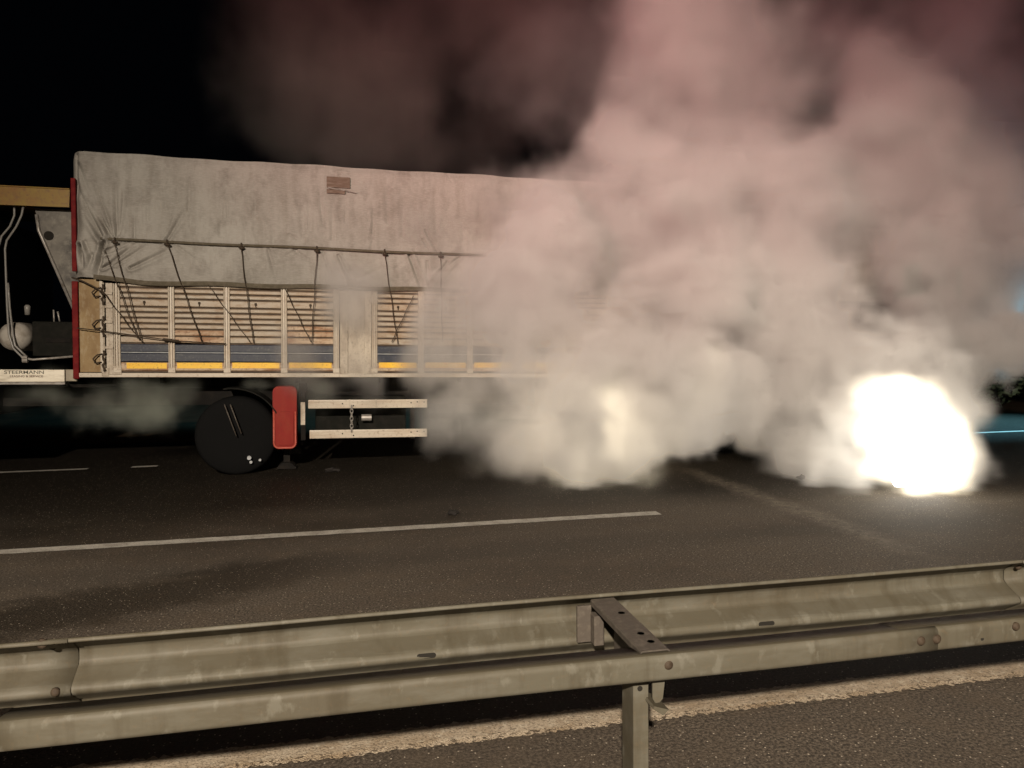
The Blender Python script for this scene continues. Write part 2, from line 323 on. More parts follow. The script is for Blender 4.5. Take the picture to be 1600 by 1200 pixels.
# torn and wrinkled patch high on the side
for k in range(7): cr(3.05+.01*k, 2.58-.035*k, 3.45+.02*(k % 3), 2.54-.038*k, .012, .009)
rr = random.Random(11)
for k in range(70):
    x = rr.uniform(.5, 6.2); z = rr.uniform(1.2, 2.6); a = rr.gauss(1.4, .5); l = rr.uniform(.06, .3)
    cr(x, z, x+l*math.cos(a), z+l*math.sin(a), rr.uniform(.002, .006), rr.uniform(.008, .02))
for k in range(45):
    x = rr.uniform(.6, 6.2); z = rr.uniform(1.62, 2.1); cr(x, z, x+rr.gauss(0, .03), z+rr.uniform(.25, .6), rr.uniform(.004, .010), rr.uniform(.012, .03))
def tarp_mesh():
    xs = np.concatenate([np.arange(-.06, 1.4, .009), np.arange(1.4, 6.4, .013), np.arange(6.4, 11.4, .15)]); zs = np.linspace(1.115, 2.66, 150)
    X, Z = np.meshgrid(xs, zs, indexing='ij')
    Y = np.zeros_like(X)
    for x0, z0, x1, z1, d, w in creases:
        dx, dz = x1-x0, z1-z0; L2 = dx*dx+dz*dz
        t = np.clip(((X-x0)*dx+(Z-z0)*dz)/L2, 0, 1)
        D = np.hypot(X-x0-t*dx, Z-z0-t*dz)
        ww = w*.85*(1+.5*t)
        Y += 1.7*d*(1-.75*t)*(np.exp(-D/ww) - .45*np.exp(-((D-2.6*ww)/(1.5*ww))**2))
    # gentle sag between hoops and ballooning below the strap
    Y += .008*np.sin(X*2.1+.6)*np.sin((Z-1.1)*2.2) + .005*np.sin(X*6.3+Z*2)
    fl = np.clip((1.60-Z)/.48, 0, 1)
    Y += -.025*np.sin(np.pi*fl)*(.6+.4*np.sin(X*4.1)) - .012*np.exp(-((Z-1.66)/.05)**2)
    Y += .03*np.exp(-((Z-2.66)/.05)**2)
    Y[X < .3] += (.25*np.clip((.14-X[X < .3])/.2, 0, 1)**2)
    Zd = Z.copy()
    top = np.clip((Z-2.3)/.36, 0, 1)
    Zd += top*(.006*np.sin(X*3.0)+.004*np.sin(X*9.1+1))
    bot = np.clip((1.35-Z)/.24, 0, 1)
    Zd += bot*(.07*np.clip((.75-X)/.7, 0, 1) + .008*np.sin(X*5))
    mb = MB()
    V = [[mb.bm.verts.new((X[i, j], Y[i, j]-.03, Zd[i, j])) for j in range(len(zs))] for i in range(len(xs))]
    n = len(zs)
    for i in range(len(xs)-1):
        for j in range(n-1): mb.bm.faces.new((V[i][j], V[i+1][j], V[i+1][j+1], V[i][j+1]))
    # roof and far side and front end, hung on the same edge
    R = [[V[i][n-1]] + [mb.bm.verts.new((xs[i], yy, Zd[i, n-1]+.05*math.sin(math.pi*(yy+.03)/2.5))) for yy in (.6, 1.25, 1.9, 2.47)] + [mb.bm.verts.new((xs[i], 2.5, 1.12))] for i in range(0, len(xs), 1)]
    for A, B in zip(R, R[1:]):
        for j in range(5): mb.bm.faces.new((A[j], B[j], B[j+1], A[j+1]))
    return mb
tp(tarp_mesh(), 'tarpaulin', 'tarp', smooth=True)
tarp = trailer.children[0]
mb = MB(); mb.box(-.03, .0, .25, 2.45, 1.0, 2.6); tp(mb, 'front_wall', 'frame')
# hem along the lower edge, strap above it
mb = MB()
pts = [(x, -.062-.006*math.sin(x*7), 1.135+.06*max(0, (.75-x)/.7)+.008*math.sin(x*5)) for x in np.arange(.22, 6.4, .08)]
R = [[mb.bm.verts.new((x, y+dy, z+dz)) for dy, dz in ((.012, -.030), (-.004, -.030), (-.010, 0), (-.004, .024), (.012, .024))] for x, y, z in pts]
for A, B in zip(R, R[1:]):
    for k in range(4): mb.bm.faces.new((A[k], A[k+1], B[k+1], B[k]))
tp(mb, 'tarp_hem', 'tarp_hem')
mb = MB(); mb.tube([(x, -.062, 1.635-.008*x+.005*math.sin(x*3)) for x in np.arange(.30, 6.6, .1)], .017, 8); tp(mb, 'tarp_strap', 'tarp_hem', smooth=True)
for x in (.46, 1.04, 1.89, 2.79, 3.63, 4.35, 5.2, 6.0):
    mb = MB(); z = 1.63-.008*x
    mb.tube([(x-.03, -.085, z-.025), (x+.005, -.10, z-.035), (x+.035, -.085, z-.03)], .013, 6).tube([(x, -.09, z+.03), (x, -.095, z-.045)], .011, 6)
    tp(mb, 'rope_knot', 'rope', smooth=True)
ropes = [(1.04, 1.60, 1.42, .42), (1.88, 1.61, 2.02, .42), (2.79, 1.58, 2.72, .43), (3.63, 1.57, 3.80, .42), (4.35, 1.54, 4.38, .45), (1.5, 1.12, 1.98, .43), (2.4, 1.10, 2.71, .44), (.44, 1.63, .74, .42), (.34, 1.52, .70, .45), (.30, 1.04, .73, .43), (4.0, 1.05, 3.72, .45), (5.2, 1.5, 5.3, .42)]
for a, b, c, d in ropes:
    mb = MB(); n = 9
    mb.tube([(a+(c-a)*t/n+.006*math.sin(t*1.7), -.083-.008*math.sin(math.pi*t/n), b+(d-b)*t/n) for t in range(n+1)], .0058, 6)
    tp(mb, 'rope', 'rope', smooth=True)
mb = MB(); mb.tube([(.03, -.06, .575), (.3, -.085, .545), (.7, -.09, .49), (1.0, -.09, .45), (1.1, -.09, .435), (1.7, -.08, .405)], .007, 6).tube([(.98, -.092, .452), (1.16, -.092, .43)], .017, 6)
tp(mb, 'lashing_cord', 'rope', smooth=True)
mb = MB(); mb.tube([(-.02, -.05, 1.17), (.1, -.075, 1.13), (.2, -.09, 1.08), (.27, -.09, 1.04), (.33, -.09, .96)], .010, 6); tp(mb, 'corner_cord', 'rope', smooth=True)
# small torn patch with its lighter strips
mb = MB(); mb.box(2.91, 3.2, -.056, -.05, 2.385, 2.52, .002).box(2.91, 3.14, -.056, -.05, 2.31, 2.36, .002)
tp(mb, 'torn_patch', mat('torn_patch', (.13, .09, .065), .8, spots=[(18, .45, .65, (.25, .2, .16), .7, (.4, 1, 2))]))
for k in range(3):
    mb = MB(); mb.prism([(2.93+.1*k, 2.372-.01*k), (3.08+.1*k, 2.35-.012*k), (3.08+.1*k, 2.362-.012*k), (2.93+.1*k, 2.386-.01*k)], 'y', -.066, -.058); tp(mb, 'tarp_shred', 'tarp')

# --- front corner: red edge post, tan panel, latch column
mb = MB(); mb.box(-.035, .03, -.02, .06, -.03, 1.13, .006); tp(mb, 'corner_post', 'red')
mb = MB(); mb.box(-.04, .012, .02, .07, 1.25, 2.35, .006); tp(mb, 'upper_corner_post', 'red')
mb = MB(); mb.box(.034, .26, .012, .04, .05, 1.16, .003); tp(mb, 'corner_panel', 'ply')
mb = MB(); mb.box(.265, .30, -.02, .05, .05, 1.14, .004).box(.33, .41, -.01, .05, .05, 1.12, .004)
for z in (.98, .82, .64, .5, .33): mb.box(.30, .41, -.028, -.012, z, z+.03, .003)
mb.tube([(.315, -.035, .06), (.315, -.035, 1.12)], .010, 6)
tp(mb, 'latch_column', 'alu_dirty')
for z in (1.0, .62, .21):
    mb = MB(); mb.tube([(.29, -.03, z+.06), (.235, -.045, z+.045), (.195, -.05, z), (.215, -.045, z-.05), (.28, -.03, z-.04)], .009, 6); tp(mb, 'hook', 'rope', smooth=True)
    mb = MB(); mb.tube([(.31+.012*math.sin(k*2.1), -.045, z+.10-.035*k) for k in range(8)], [.012+.006*(k % 2) for k in range(8)], 6); tp(mb, 'latch_chain', 'rope', smooth=True)
mb = MB(); mb.box(.36, .5, -.03, .0, .02, .13, .006).box(.28, .36, -.03, .0, -.0, .10, .006); tp(mb, 'bottom_hinge', 'alu_dirty')

# --- drop sides: panels of slats between stanchions
stan = [.42, 1.03, 1.67, 2.35, 2.99, 3.47, 4.07, 4.72, 5.37, 6.02, 6.67, 7.3]
SW = .07
rows = [(1.085, 1.125), (1.018, 1.068), (.953, 1.002), (.853, .937), (.788, .837), (.72, .771), (.653, .704), (.583, .636), (.50, .57), (.41, .487)]
slat_src = {}
def slat_mesh(key, wd_, h, m):
    if (key, round(wd_, 3), round(h, 3)) not in slat_src:
        mb = MB(); b = .008
        mb.prism([(.012, 0), (-.010, 0.0), (-.018, b), (-.018, h-b), (-.010, h), (.012, h)], 'x', 0, wd_)
        o = mb.build('slat', m, None); slat_src[(key, round(wd_, 3), round(h, 3))] = o.data; bpy.data.objects.remove(o)
    return slat_src[(key, round(wd_, 3), round(h, 3))]
def put(name, me, parent, loc):
    o = bpy.data.objects.new(name, me); COL.objects.link(o); o.parent = parent; o.location = loc
    return o
for i, x in enumerate(stan[:-1]):
    if i == 4: continue
    xa, xb = x+SW+.004, stan[i+1]-.004
    mb = MB(); mb.box(xa, xb, .012, .03, .05, 1.13); pan = tp(mb, 'side_panel', 'slat_back')
    for k, (z0, z1) in enumerate(rows):
        rusty = (k >= 8 and i in (1, 3)) or (k == 7 and i == 3)
        mk = 'slat_rusty' if rusty else 'slat'
        put('slat', slat_mesh(mk, xb-xa, z1-z0-.005, mk), pan, (xa, 0, z0+ZB))
    put('slat', slat_mesh('blue', xb-xa, .095, 'blue'), pan, (xa, 0, .298+ZB))
    put('slat', slat_mesh('blue', xb-xa, .105, 'blue'), pan, (xa, 0, .178+ZB))
    put('pale_stripe', slat_mesh('white_line', xb-xa, .012, 'white_line'), pan, (xa, -.003, .2845+ZB))
    put('slat', slat_mesh('slat_rusty', xb-xa, .10, 'slat_rusty'), pan, (xa, .004, .07+ZB))
    mb = MB(); mb.box(xa+(.06 if i == 0 else .02), xb-.02, -.018, -.0135, .093+.006*x*.9, .163+.006*x*.9); mb.build('yellow_tape', 'yellow', pan, shift=SH)
    mb = MB(); xc = (xa+xb)/2
    mb.box(xc-.012, xc+.016, -.034, -.018, .885, .915, .004).box(xc-.004, xc+.008, -.036, -.018, .862, .89, .003)
    mb.build('panel_catch', 'rope', pan, shift=SH)
def stanchion(x, wdt=SW):
    mb = MB()
    pr = [(0, .02), (0, -.03), (.2, -.036), (.24, -.008), (.36, -.008), (.4, -.036), (.6, -.036), (.64, -.008), (.76, -.008), (.8, -.036), (1, -.03), (1, .02)]
    mb.prism([(x+wdt*a, b) for a, b in pr], 'z', .10, 1.115)
    mb.box(x-.006, x+wdt+.006, -.036, .02, .045, .105, .004)
    tp(mb, 'stanchion', 'alu')
for x in stan: stanchion(x)
# middle pillar between the drop sides
mb = MB(); mb.box(3.07, 3.17, -.03, .03, .03, 1.1, .004).box(3.38, 3.465, -.03, .03, .03, 1.1, .004).box(3.17, 3.38, 0, .03, .03, 1.1)
tp(mb, 'middle_pillar', 'alu_dirty')
mb = MB(); mb.box(7.38, 11.2, -.012, .03, .05, 1.12)
for z0, z1 in rows[:8]: mb.box(7.38, 11.2, -.03, -.013, z0, z1, .006)
for x in np.arange(8.0, 11.1, .66): mb.box(x, x+.07, -.045, -.031, .05, 1.12)
tp(mb, 'rear_side_panel', 'frame')
mb = MB(); mb.box(.03, 11.3, -.022, .06, -.01, .042, .004); tp(mb, 'floor_rave', 'alu')
mb = MB(); mb.box(.0, 11.3, .062, 2.44, -.02, .03); tp(mb, 'load_floor', 'frame')
mb = MB(); mb.box(.0, 11.3, 2.445, 2.49, -.02, 1.12); tp(mb, 'far_side_wall', 'slat_back')
mb = MB(); mb.box(11.22, 11.3, -.02, 2.44, .045, 1.15); tp(mb, 'tail_board', 'slat_rusty')
for y in (.72, 1.62):
    mb = MB(); mb.prism([(.4, -.022), (11.2, -.022), (11.2, -.42), (3.3, -.42), (2.6, -.16), (.4, -.16)], 'y', y, y+.12); tp(mb, 'chassis_beam', 'frame')
mb = MB()
for x in np.arange(.3, 11.2, .55): mb.box(x, x+.05, .35, 2.44, -.10, -.022)
tp(mb, 'cross_members', 'frame')

# --- under the floor
def rrect(x0, x1, z0, z1, r, n=6):
    P = []
    for cx, cz, a0 in ((x1-r, z0+r, -90), (x1-r, z1-r, 0), (x0+r, z1-r, 90), (x0+r, z0+r, 180)):
        for k in range(n+1):
            a = math.radians(a0+90*k/n); P.append((cx+r*math.cos(a), cz+r*math.sin(a)))
    return P
mb = MB(); mb.prism(rrect(2.235, 2.53, -.93, -.13, .07), 'y', .06, .30)
bmesh.ops.bevel(mb.bm, geom=[e for e in mb.bm.edges if all(v.co.y < .07 for v in e.verts)], offset=.02, segments=2, affect='EDGES')
ebox = tp(mb, 'extinguisher_box', 'redbox')
pp = rrect(2.25, 2.515, -.915, -.42, .06)
mb = MB(); pth = [(a, .052, b) for a, b in pp if b < -.44]
pth = [(2.515, .052, -.46)]+[p for p in reversed(pth)]+[(2.25, .052, -.46)]
cx = 2.38
left = sorted([p for p in pp if p[0] < cx and p[1] < -.5], key=lambda p: -p[1]); right = sorted([p for p in pp if p[0] >= cx and p[1] < -.5], key=lambda p: p[1])
mb.tube([(2.25, .052, -.45)]+[(a, .052, b) for a, b in left]+[(a, .052, b) for a, b in right]+[(2.515, .052, -.45)], .013, 6)
mb.build('box_rim', 'redbox_rim', ebox, True, SH)
mb = MB(); mb.prism(rrect(2.275, 2.49, -.88, -.45, .05), 'y', .046, .059); mb.build('box_lid', 'redbox', ebox, False, SH)
for yy in (.42, 1.9):
    mb = MB(); mb.box(2.32, 2.44, yy, yy+.12, -.98, -.12, .008).box(2.34, 2.42, yy+.015, yy+.105, -1.18, -.98)
    leg = tp(mb, 'landing_leg', 'frame')
    mb = MB(); mb.prism([(2.25, -1.235), (2.51, -1.235), (2.48, -1.19), (2.43, -1.15), (2.33, -1.15), (2.28, -1.19)], 'y', yy-.06, yy+.18); mb.build('leg_foot', 'frame', leg, shift=SH)
for z0, z1, x0 in ((-.41, -.302, 2.675), (-.795, -.69, 2.69)):
    mb = MB()
    h = z1-z0
    mb.prism([(.03, z0), (.002, z0), (0, z0+.012), (0, z0+h*.3), (.003, z0+h*.32), (.003, z0+h*.36), (0, z0+h*.38), (0, z0+h*.64), (.003, z0+h*.66), (.003, z0+h*.7), (0, z0+h*.72), (0, z1-.012), (.002, z1), (.03, z1)], 'x', x0, 4.19)
    rail = tp(mb, 'side_guard_rail', 'alu')
    mb = MB()
    for xx, zf in ((3.98, .6), (4.06, .7), (3.1, .55), (4.15, .68), (3.24, .3)): mb.lathe([(.009, -.006), (.009, .004)], (xx, 0, z0+h*zf), 'y', 8)
    mb.build('rivets', 'hole', rail, shift=SH)
    mb = MB(); mb.box(4.19, 4.215, -.004, .034, z0-.004, z1+.004, .004); mb.build('end_cap', 'black', rail, shift=SH)
for x in (2.61, 4.0):
    mb = MB(); mb.box(x-.03, x+.03, .034, .09, -.82, -.09, .004).box(x-.05, x+.05, .034, .07, -.2, -.09); tp(mb, 'guard_bracket', 'frame')
mb = MB(); mb.box(2.58, 2.635, .02, .032, -.62, -.33); tp(mb, 'worn_plate', 'alu_dirty')
mb = MB()
for k in range(7):
    z = -.40-.048*k
    mb.tube([(3.215+.018*math.cos(a)*(1 if k % 2 else .4), -.012+.012*math.cos(a)*(0 if k % 2 else 1), z+.033*math.sin(a)) for a in np.linspace(0, 2*math.pi, 9)], .006, 5)
tp(mb, 'tie_chain', 'steel', smooth=True)
mb = MB(); mb.box(3.18, 3.2, -.004, .034, -.41, -.298).box(3.52, 3.535, -.004, .034, -.41, -.298); tp(mb, 'guard_strap', 'alu_dirty')
mb = MB(); mb.box(2.75, 3.95, .42, 1.0, -.86, -.28, .03, 2); tp(mb, 'tool_locker', 'black')
mb = MB(); mb.lathe([(.0, -.01), (.045, -.01), (.045, .12), (.0, .12)], (3.36, .3, -.56), 'x', 14); tp(mb, 'valve', 'steel', smooth=False)

def wheel(parent, x, y, zc, r=.5, wdt=.36):
    mb = MB(); t = wdt/2
    mb.lathe([(r*.56, -t), (r*.9, -t), (r*.97, -t*.8), (r, -t*.6), (r, t*.6), (r*.97, t*.8), (r*.9, t), (r*.56, t)], (x, y, zc), 'y', 36)
    wh = tp(mb, 'wheel', 'rubber', parent, True)
    mb = MB(); mb.lathe([(r*.57, -t*.9), (r*.5, -t*.55), (r*.3, -t*.5), (r*.28, -t*.75), (r*.16, -t*.8), (0.001, -t*.8)], (x, y, zc), 'y', 28)
    mb.lathe([(r*.57, t*.9), (r*.5, t*.55), (0.001, t*.5)], (x, y, zc), 'y', 28)
    mb.build('wheel_rim', 'rim', wh, True, SH)
    mb = MB()
    for k in range(10):
        a = 2*math.pi*k/10; mb.lathe([(.017, -t*.5-.03), (.017, -t*.5)], (x+r*.38*math.cos(a), y, zc+r*.38*math.sin(a)), 'y', 6)
    mb.build('wheel_nuts', 'steel', wh, False, SH)
    return wh
for x in (7.0, 8.3, 9.6):
    zc = -(ZB-.02029*x)+.47
    for y in (.22, 2.2): wheel(trailer, x, y, zc, .48, .38)
    mb = MB(); mb.tube([(x, .25, zc), (x, 2.2, zc)], .07, 10); tp(mb, 'axle', 'frame')
    mb = MB(); mb.tube([(x+.56*math.cos(a), .22, zc+.56*math.sin(a)) for a in np.linspace(.4, 2.74, 12)], .012, 4)
    R = [(.555*math.cos(a), .555*math.sin(a)) for a in np.linspace(.35, 2.79, 14)]
    Q = [(x+a, zc+b) for a, b in R]+[(x+a*1.03, zc+b*1.03) for a, b in reversed(R)]
    mb.prism(Q, 'y', .02, .44); tp(mb, 'mudguard', 'black')

# ------------------------------------------------------------------ tractor unit
tractor = thing('tractor_unit', 'rear of a truck tractor with an amber wind deflector, pale step panel and air hoses', 'truck', mw=TM)
def kp(mb, name, m, parent=None, smooth=False): return mb.build(name, m, parent or tractor, smooth, SH)
mb = MB(); mb.prism([(-2.9, 2.01), (-.73, 2.005), (-.07, 2.01), (-.06, 2.215), (-2.9, 2.215)], 'y', .06, .10)
mb.box(-2.9, -.9, .12, 2.3, 2.14, 2.2); kp(mb, 'wind_deflector', 'orange')
mb = MB(); mb.box(-2.9, -.062, .05, .104, 2.216, 2.232, .004); kp(mb, 'deflector_edge', 'orange')
mb = MB(); mb.prism([(-.50, 2.004), (-.04, 2.004), (-.02, .64), (-.45, 1.74), (-.47, 1.92)], 'y', .22, .25)
fair = kp(mb, 'side_fairing', 'fairing')
mb = MB(); mb.tube([(-.472, .21, 1.93), (-.45, .21, 1.74), (-.02, .21, .64)], .020, 6); mb.build('fairing_edge', 'steel', fair, True, SH)
mb = MB(); mb.lathe([(.0, -.004), (.055, -.004), (.055, .003)], (-.345, .215, 1.685), 'y', 16); mb.build('fairing_hole', 'hole', fair, False, SH)
mb = MB(); mb.prism([(-3.25, -.5), (-1.05, -.5), (-1.0, 1.9), (-2.9, 1.98), (-3.12, 1.4)], 'y', .12, 2.4); kp(mb, 'cab', 'cab')
mb = MB(); mb.prism([(-2.95, .75), (-2.0, .75), (-2.0, 1.45), (-2.85, 1.45)], 'y', .108, .116); kp(mb, 'side_window', 'cab_glass')
mb = MB(); mb.box(-2.97, -1.96, .1, .117, -.45, .72, .01); dr = kp(mb, 'cab_door', 'cab')
mb = MB(); mb.tube([(-2.1, .08, .3), (-2.1, .07, .45)], .012, 6); mb.build('door_handle', 'steel', dr, True, SH)
mb = MB(); mb.box(-.55, -.03, .22, .8, .235, .655, .015, 2); bx = kp(mb, 'battery_box', 'black')
mb = MB(); mb.box(-.40, -.12, .212, .219, .40, .46, .003); mb.build('box_band', 'frame', bx, shift=SH)
for p in ([(-.58, .12, 2.0), (-.60, .12, 1.9), (-.66, .12, 1.76), (-.765, .13, 1.60), (-.785, .13, 1.5), (-.78, .13, 1.1), (-.775, .13, .81), (-.76, .12, .5), (-.71, .1, .33), (-.6, .09, .21), (-.55, .09, .205)],
          [(-.69, .16, 2.02), (-.69, .16, 1.9), (-.74, .16, 1.77), (-.83, .16, 1.65), (-.87, .16, 1.5)],
          [(-.755, .11, 1.1), (-.74, .11, .8), (-.715, .11, .5), (-.69, .1, .36), (-.57, .09, .235)]):
    q = []
    for a, b in zip(p, p[1:]):
        for t in (0, .5): q.append(tuple(a[k]+(b[k]-a[k])*t for k in range(3)))
    q.append(p[-1]); mb = MB(); mb.tube(q, .013, 7); kp(mb, 'air_hose', 'hose', smooth=True)
mb = MB(); mb.tube([(-.60, .09, .215), (-.5, .09, .195), (-.02, .09, .24)], .014, 8); kp(mb, 'grab_rail', 'steel', smooth=True)
mb = MB()
for z in (.215, .185): mb.lathe([(.028, -.02), (.028, .035)], (-.585, .08, z), 'x', 10)
kp(mb, 'hose_clamp', 'steel')
mb = MB(); mb.lathe([(.001, -.02), (.1, 0), (.165, .06), (.175, .14), (.175, .6), (.1, .68), (.001, .7)], (-.745, .16, .47), 'y', 26); kp(mb, 'air_tank', 'tank', smooth=True)
mb = MB(); mb.lathe([(.03, 0), (.035, .10), (.02, .12)], (-.585, .2, .73), 'z', 10); kp(mb, 'filter_cup', 'hose', smooth=True)
mb = MB(); mb.tube([(-.33, .3, .62), (-.335, .3, .80)], .010, 6).tube([(-.27, .3, .66), (-.29, .3, .78)], .010, 6); kp(mb, 'coupling_pipe', 'steel', smooth=True)
mb = MB(); mb.box(-1.6, -.14, .02, .09, -.068, .078, .008, 2); sg = kp(mb, 'name_panel', 'sign')
mb = MB(); mb.box(-.132, -.012, .03, .09, -.06, .08, .006); kp(mb, 'panel_end', 'sign_dull')
mb = MB(); mb.box(-1.6, -.14, .03, .2, -.10, -.071, .004); kp(mb, 'step_edge', 'steel')
def text(s, x0, x1, z, h, m, parent):
    cu = bpy.data.curves.new('lettering', 'FONT'); cu.body = s; cu.size = 1; cu.align_x = 'LEFT'; cu.extrude = .01; cu.offset = .008
    o = bpy.data.objects.new('lettering', cu); COL.objects.link(o)
    bpy.context.view_layer.update()
    dg = bpy.context.evaluated_depsgraph_get(); me = bpy.data.meshes.new_from_object(o.evaluated_get(dg)); bpy.data.objects.remove(o)
    co = np.array([v.co[:] for v in me.vertices]); mn, mx = co.min(0), co.max(0)
    for v in me.vertices:
        v.co = Vector((x0+(v.co.x-mn[0])/(mx[0]-mn[0])*(x1-x0), .0185-(v.co.z-mn[2])*.08, ZB+z+(v.co.y-mn[1])/(mx[1]-mn[1])*h))
    me.materials.clear(); me.materials.append(MT[m])
    t = bpy.data.objects.new('lettering', me); COL.objects.link(t); t.parent = parent
text('STEERMANN', -.78, -.36, .028, .040, 'ink', sg)
text('LEASING & SERVICE', -.72, -.37, -.012, .024, 'ink_brown', sg)
for y in (.68, 1.62):
    mb = MB(); mb.box(-3.0, 2.3, y, y+.09, -.40, -.17); kp(mb, 'chassis_rail', 'frame')
for y in (.25, 2.2):
    zc = -(ZB-.02029*1.75)+.5
    wheel(tractor, 1.78, y+.02, zc, .5, .3)
    R = [(.60*math.cos(a), .60*math.sin(a)) for a in np.linspace(-.2, 1.75, 14)]
    Q = [(1.75+a, zc+b) for a, b in R]+[(1.75+a*1.025, zc+b*1.025) for a, b in reversed(R)]
    mb = MB(); mb.prism(Q, 'y', y-.2, y+.25); kp(mb, 'mudguard', 'black')
    wheel(tractor, -2.3, y, -(ZB+.02029*2.3)+.5, .5, .3)
mb = MB(); mb.tube([(1.66, .02, -.35), (1.80, .02, -.75)], .008, 5).tube([(1.73, .02, -.35), (1.86, .02, -.72)], .008, 5); kp(mb, 'mudguard_stay', 'galv_dark', smooth=True)
mb = MB(); mb.lathe([(.012, 0), (.026, 0), (.026, .02), (.012, .02)], (1.95, .03, -1.03), 'y', 14).lathe([(.001, 0), (.018, 0), (.018, .02)], (1.97, .03, -1.085), 'y', 10).lathe([(.001, 0), (.016, 0), (.016, .02)], (2.08, .03, -1.06), 'y', 10)
kp(mb, 'reflector', 'white_line')

# ------------------------------------------------------------------ guard rail in front
gr = thing('guard_rail', 'weathered galvanised motorway guard rail running across the foreground', 'guard rail', (.77, 2.05, 0))
GS = Vector((-.77, -2.05, 0))
def gp(mb, name, m, parent=None, smooth=False): return mb.build(name, m, parent or gr, smooth, GS)
def wbeam(x0, x1, dy, waves):
    prof = [(2.460, .742), (2.458, .746), (2.461, .751), (2.468, .750), (2.474, .746), (2.505, .722), (2.528, .704), (2.534, .699), (2.541, .690), (2.543, .684), (2.543, .658), (2.541, .652), (2.535, .645), (2.528, .640), (2.478, .613), (2.470, .608), (2.463, .601), (2.461, .596), (2.461, .590), (2.463, .584), (2.470, .577), (2.478, .572), (2.495, .560), (2.528, .540), (2.541, .528), (2.543, .505), (2.541, .490), (2.528, .478), (2.49, .455), (2.463, .438), (2.458, .445)]
    mb = MB(); n = max(2, int((x1-x0)/.12)); rr = random.Random(int(x0*100)); R = []
    for i in range(n+1):
        x = x0+(x1-x0)*i/n
        ring = [mb.bm.verts.new((x, y+dy+.0025*math.sin(x*3.1+z*9)*waves+rr.gauss(0, .0006), z+.002*math.sin(x*2.3)*waves)) for y, z in prof]
        R.append(ring)
    for A, B in zip(R, R[1:]):
        for j in range(len(prof)-1): mb.bm.faces.new((A[j], B[j], B[j+1], A[j+1]))
    return mb
beams = [(-9.0, -5.0, -.005), (-5.05, -.93+.10, -.005), (-.93, 2.60, 0), (2.52, 6.6, -.005), (6.52, 10.6, 0)]
bmo = []
for x0, x1, dy in beams:
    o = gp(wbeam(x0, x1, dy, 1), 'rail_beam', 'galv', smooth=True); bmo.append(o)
    sm = o.modifiers.new('thickness', 'SOLIDIFY'); sm.thickness = .003; sm.offset = 1
# lower rear beam, near side of the posts
def rbeam(x0, x1, dy=0):
    prof = [(2.075, .721), (1.990, .734), (1.985, .7345), (1.979, .733), (1.974, .729), (1.9715, .723), (1.9715, .718), (1.972, .678), (1.9725, .673), (1.975, .668), (1.980, .6655), (1.986, .665), (2.06, .665)]
    mb = MB(); n = max(2, int((x1-x0)/.15)); R = []
    for i in range(n+1):
        x = x0+(x1-x0)*i/n
        R.append([mb.bm.verts.new((x, y+dy+.0012*math.sin(x*4.3), z+.0015*math.sin(x*2.7+1))) for y, z in prof])
    for A, B in zip(R, R[1:]):
        for j in range(len(prof)-1): mb.bm.faces.new((A[j], B[j], B[j+1], A[j+1]))
    return mb
for x0, x1, dy in [(-9, -.83, 0), (-.83, 1.72, -.004), (1.60, 10, 0)]:
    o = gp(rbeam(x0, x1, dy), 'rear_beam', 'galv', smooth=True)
    sm = o.modifiers.new('thickness', 'SOLIDIFY'); sm.thickness = .003; sm.offset = 1
def cprof(x0, x1, y0, y1, t):   # C section, open to the right
    return [(x0, y1), (x0, y0), (x1, y0), (x1, y0+.02), (x1-t, y0+.02), (x1-t, y0+t), (x0+t, y0+t), (x0+t, y1-t), (x1, y1-t), (x1, y1)]
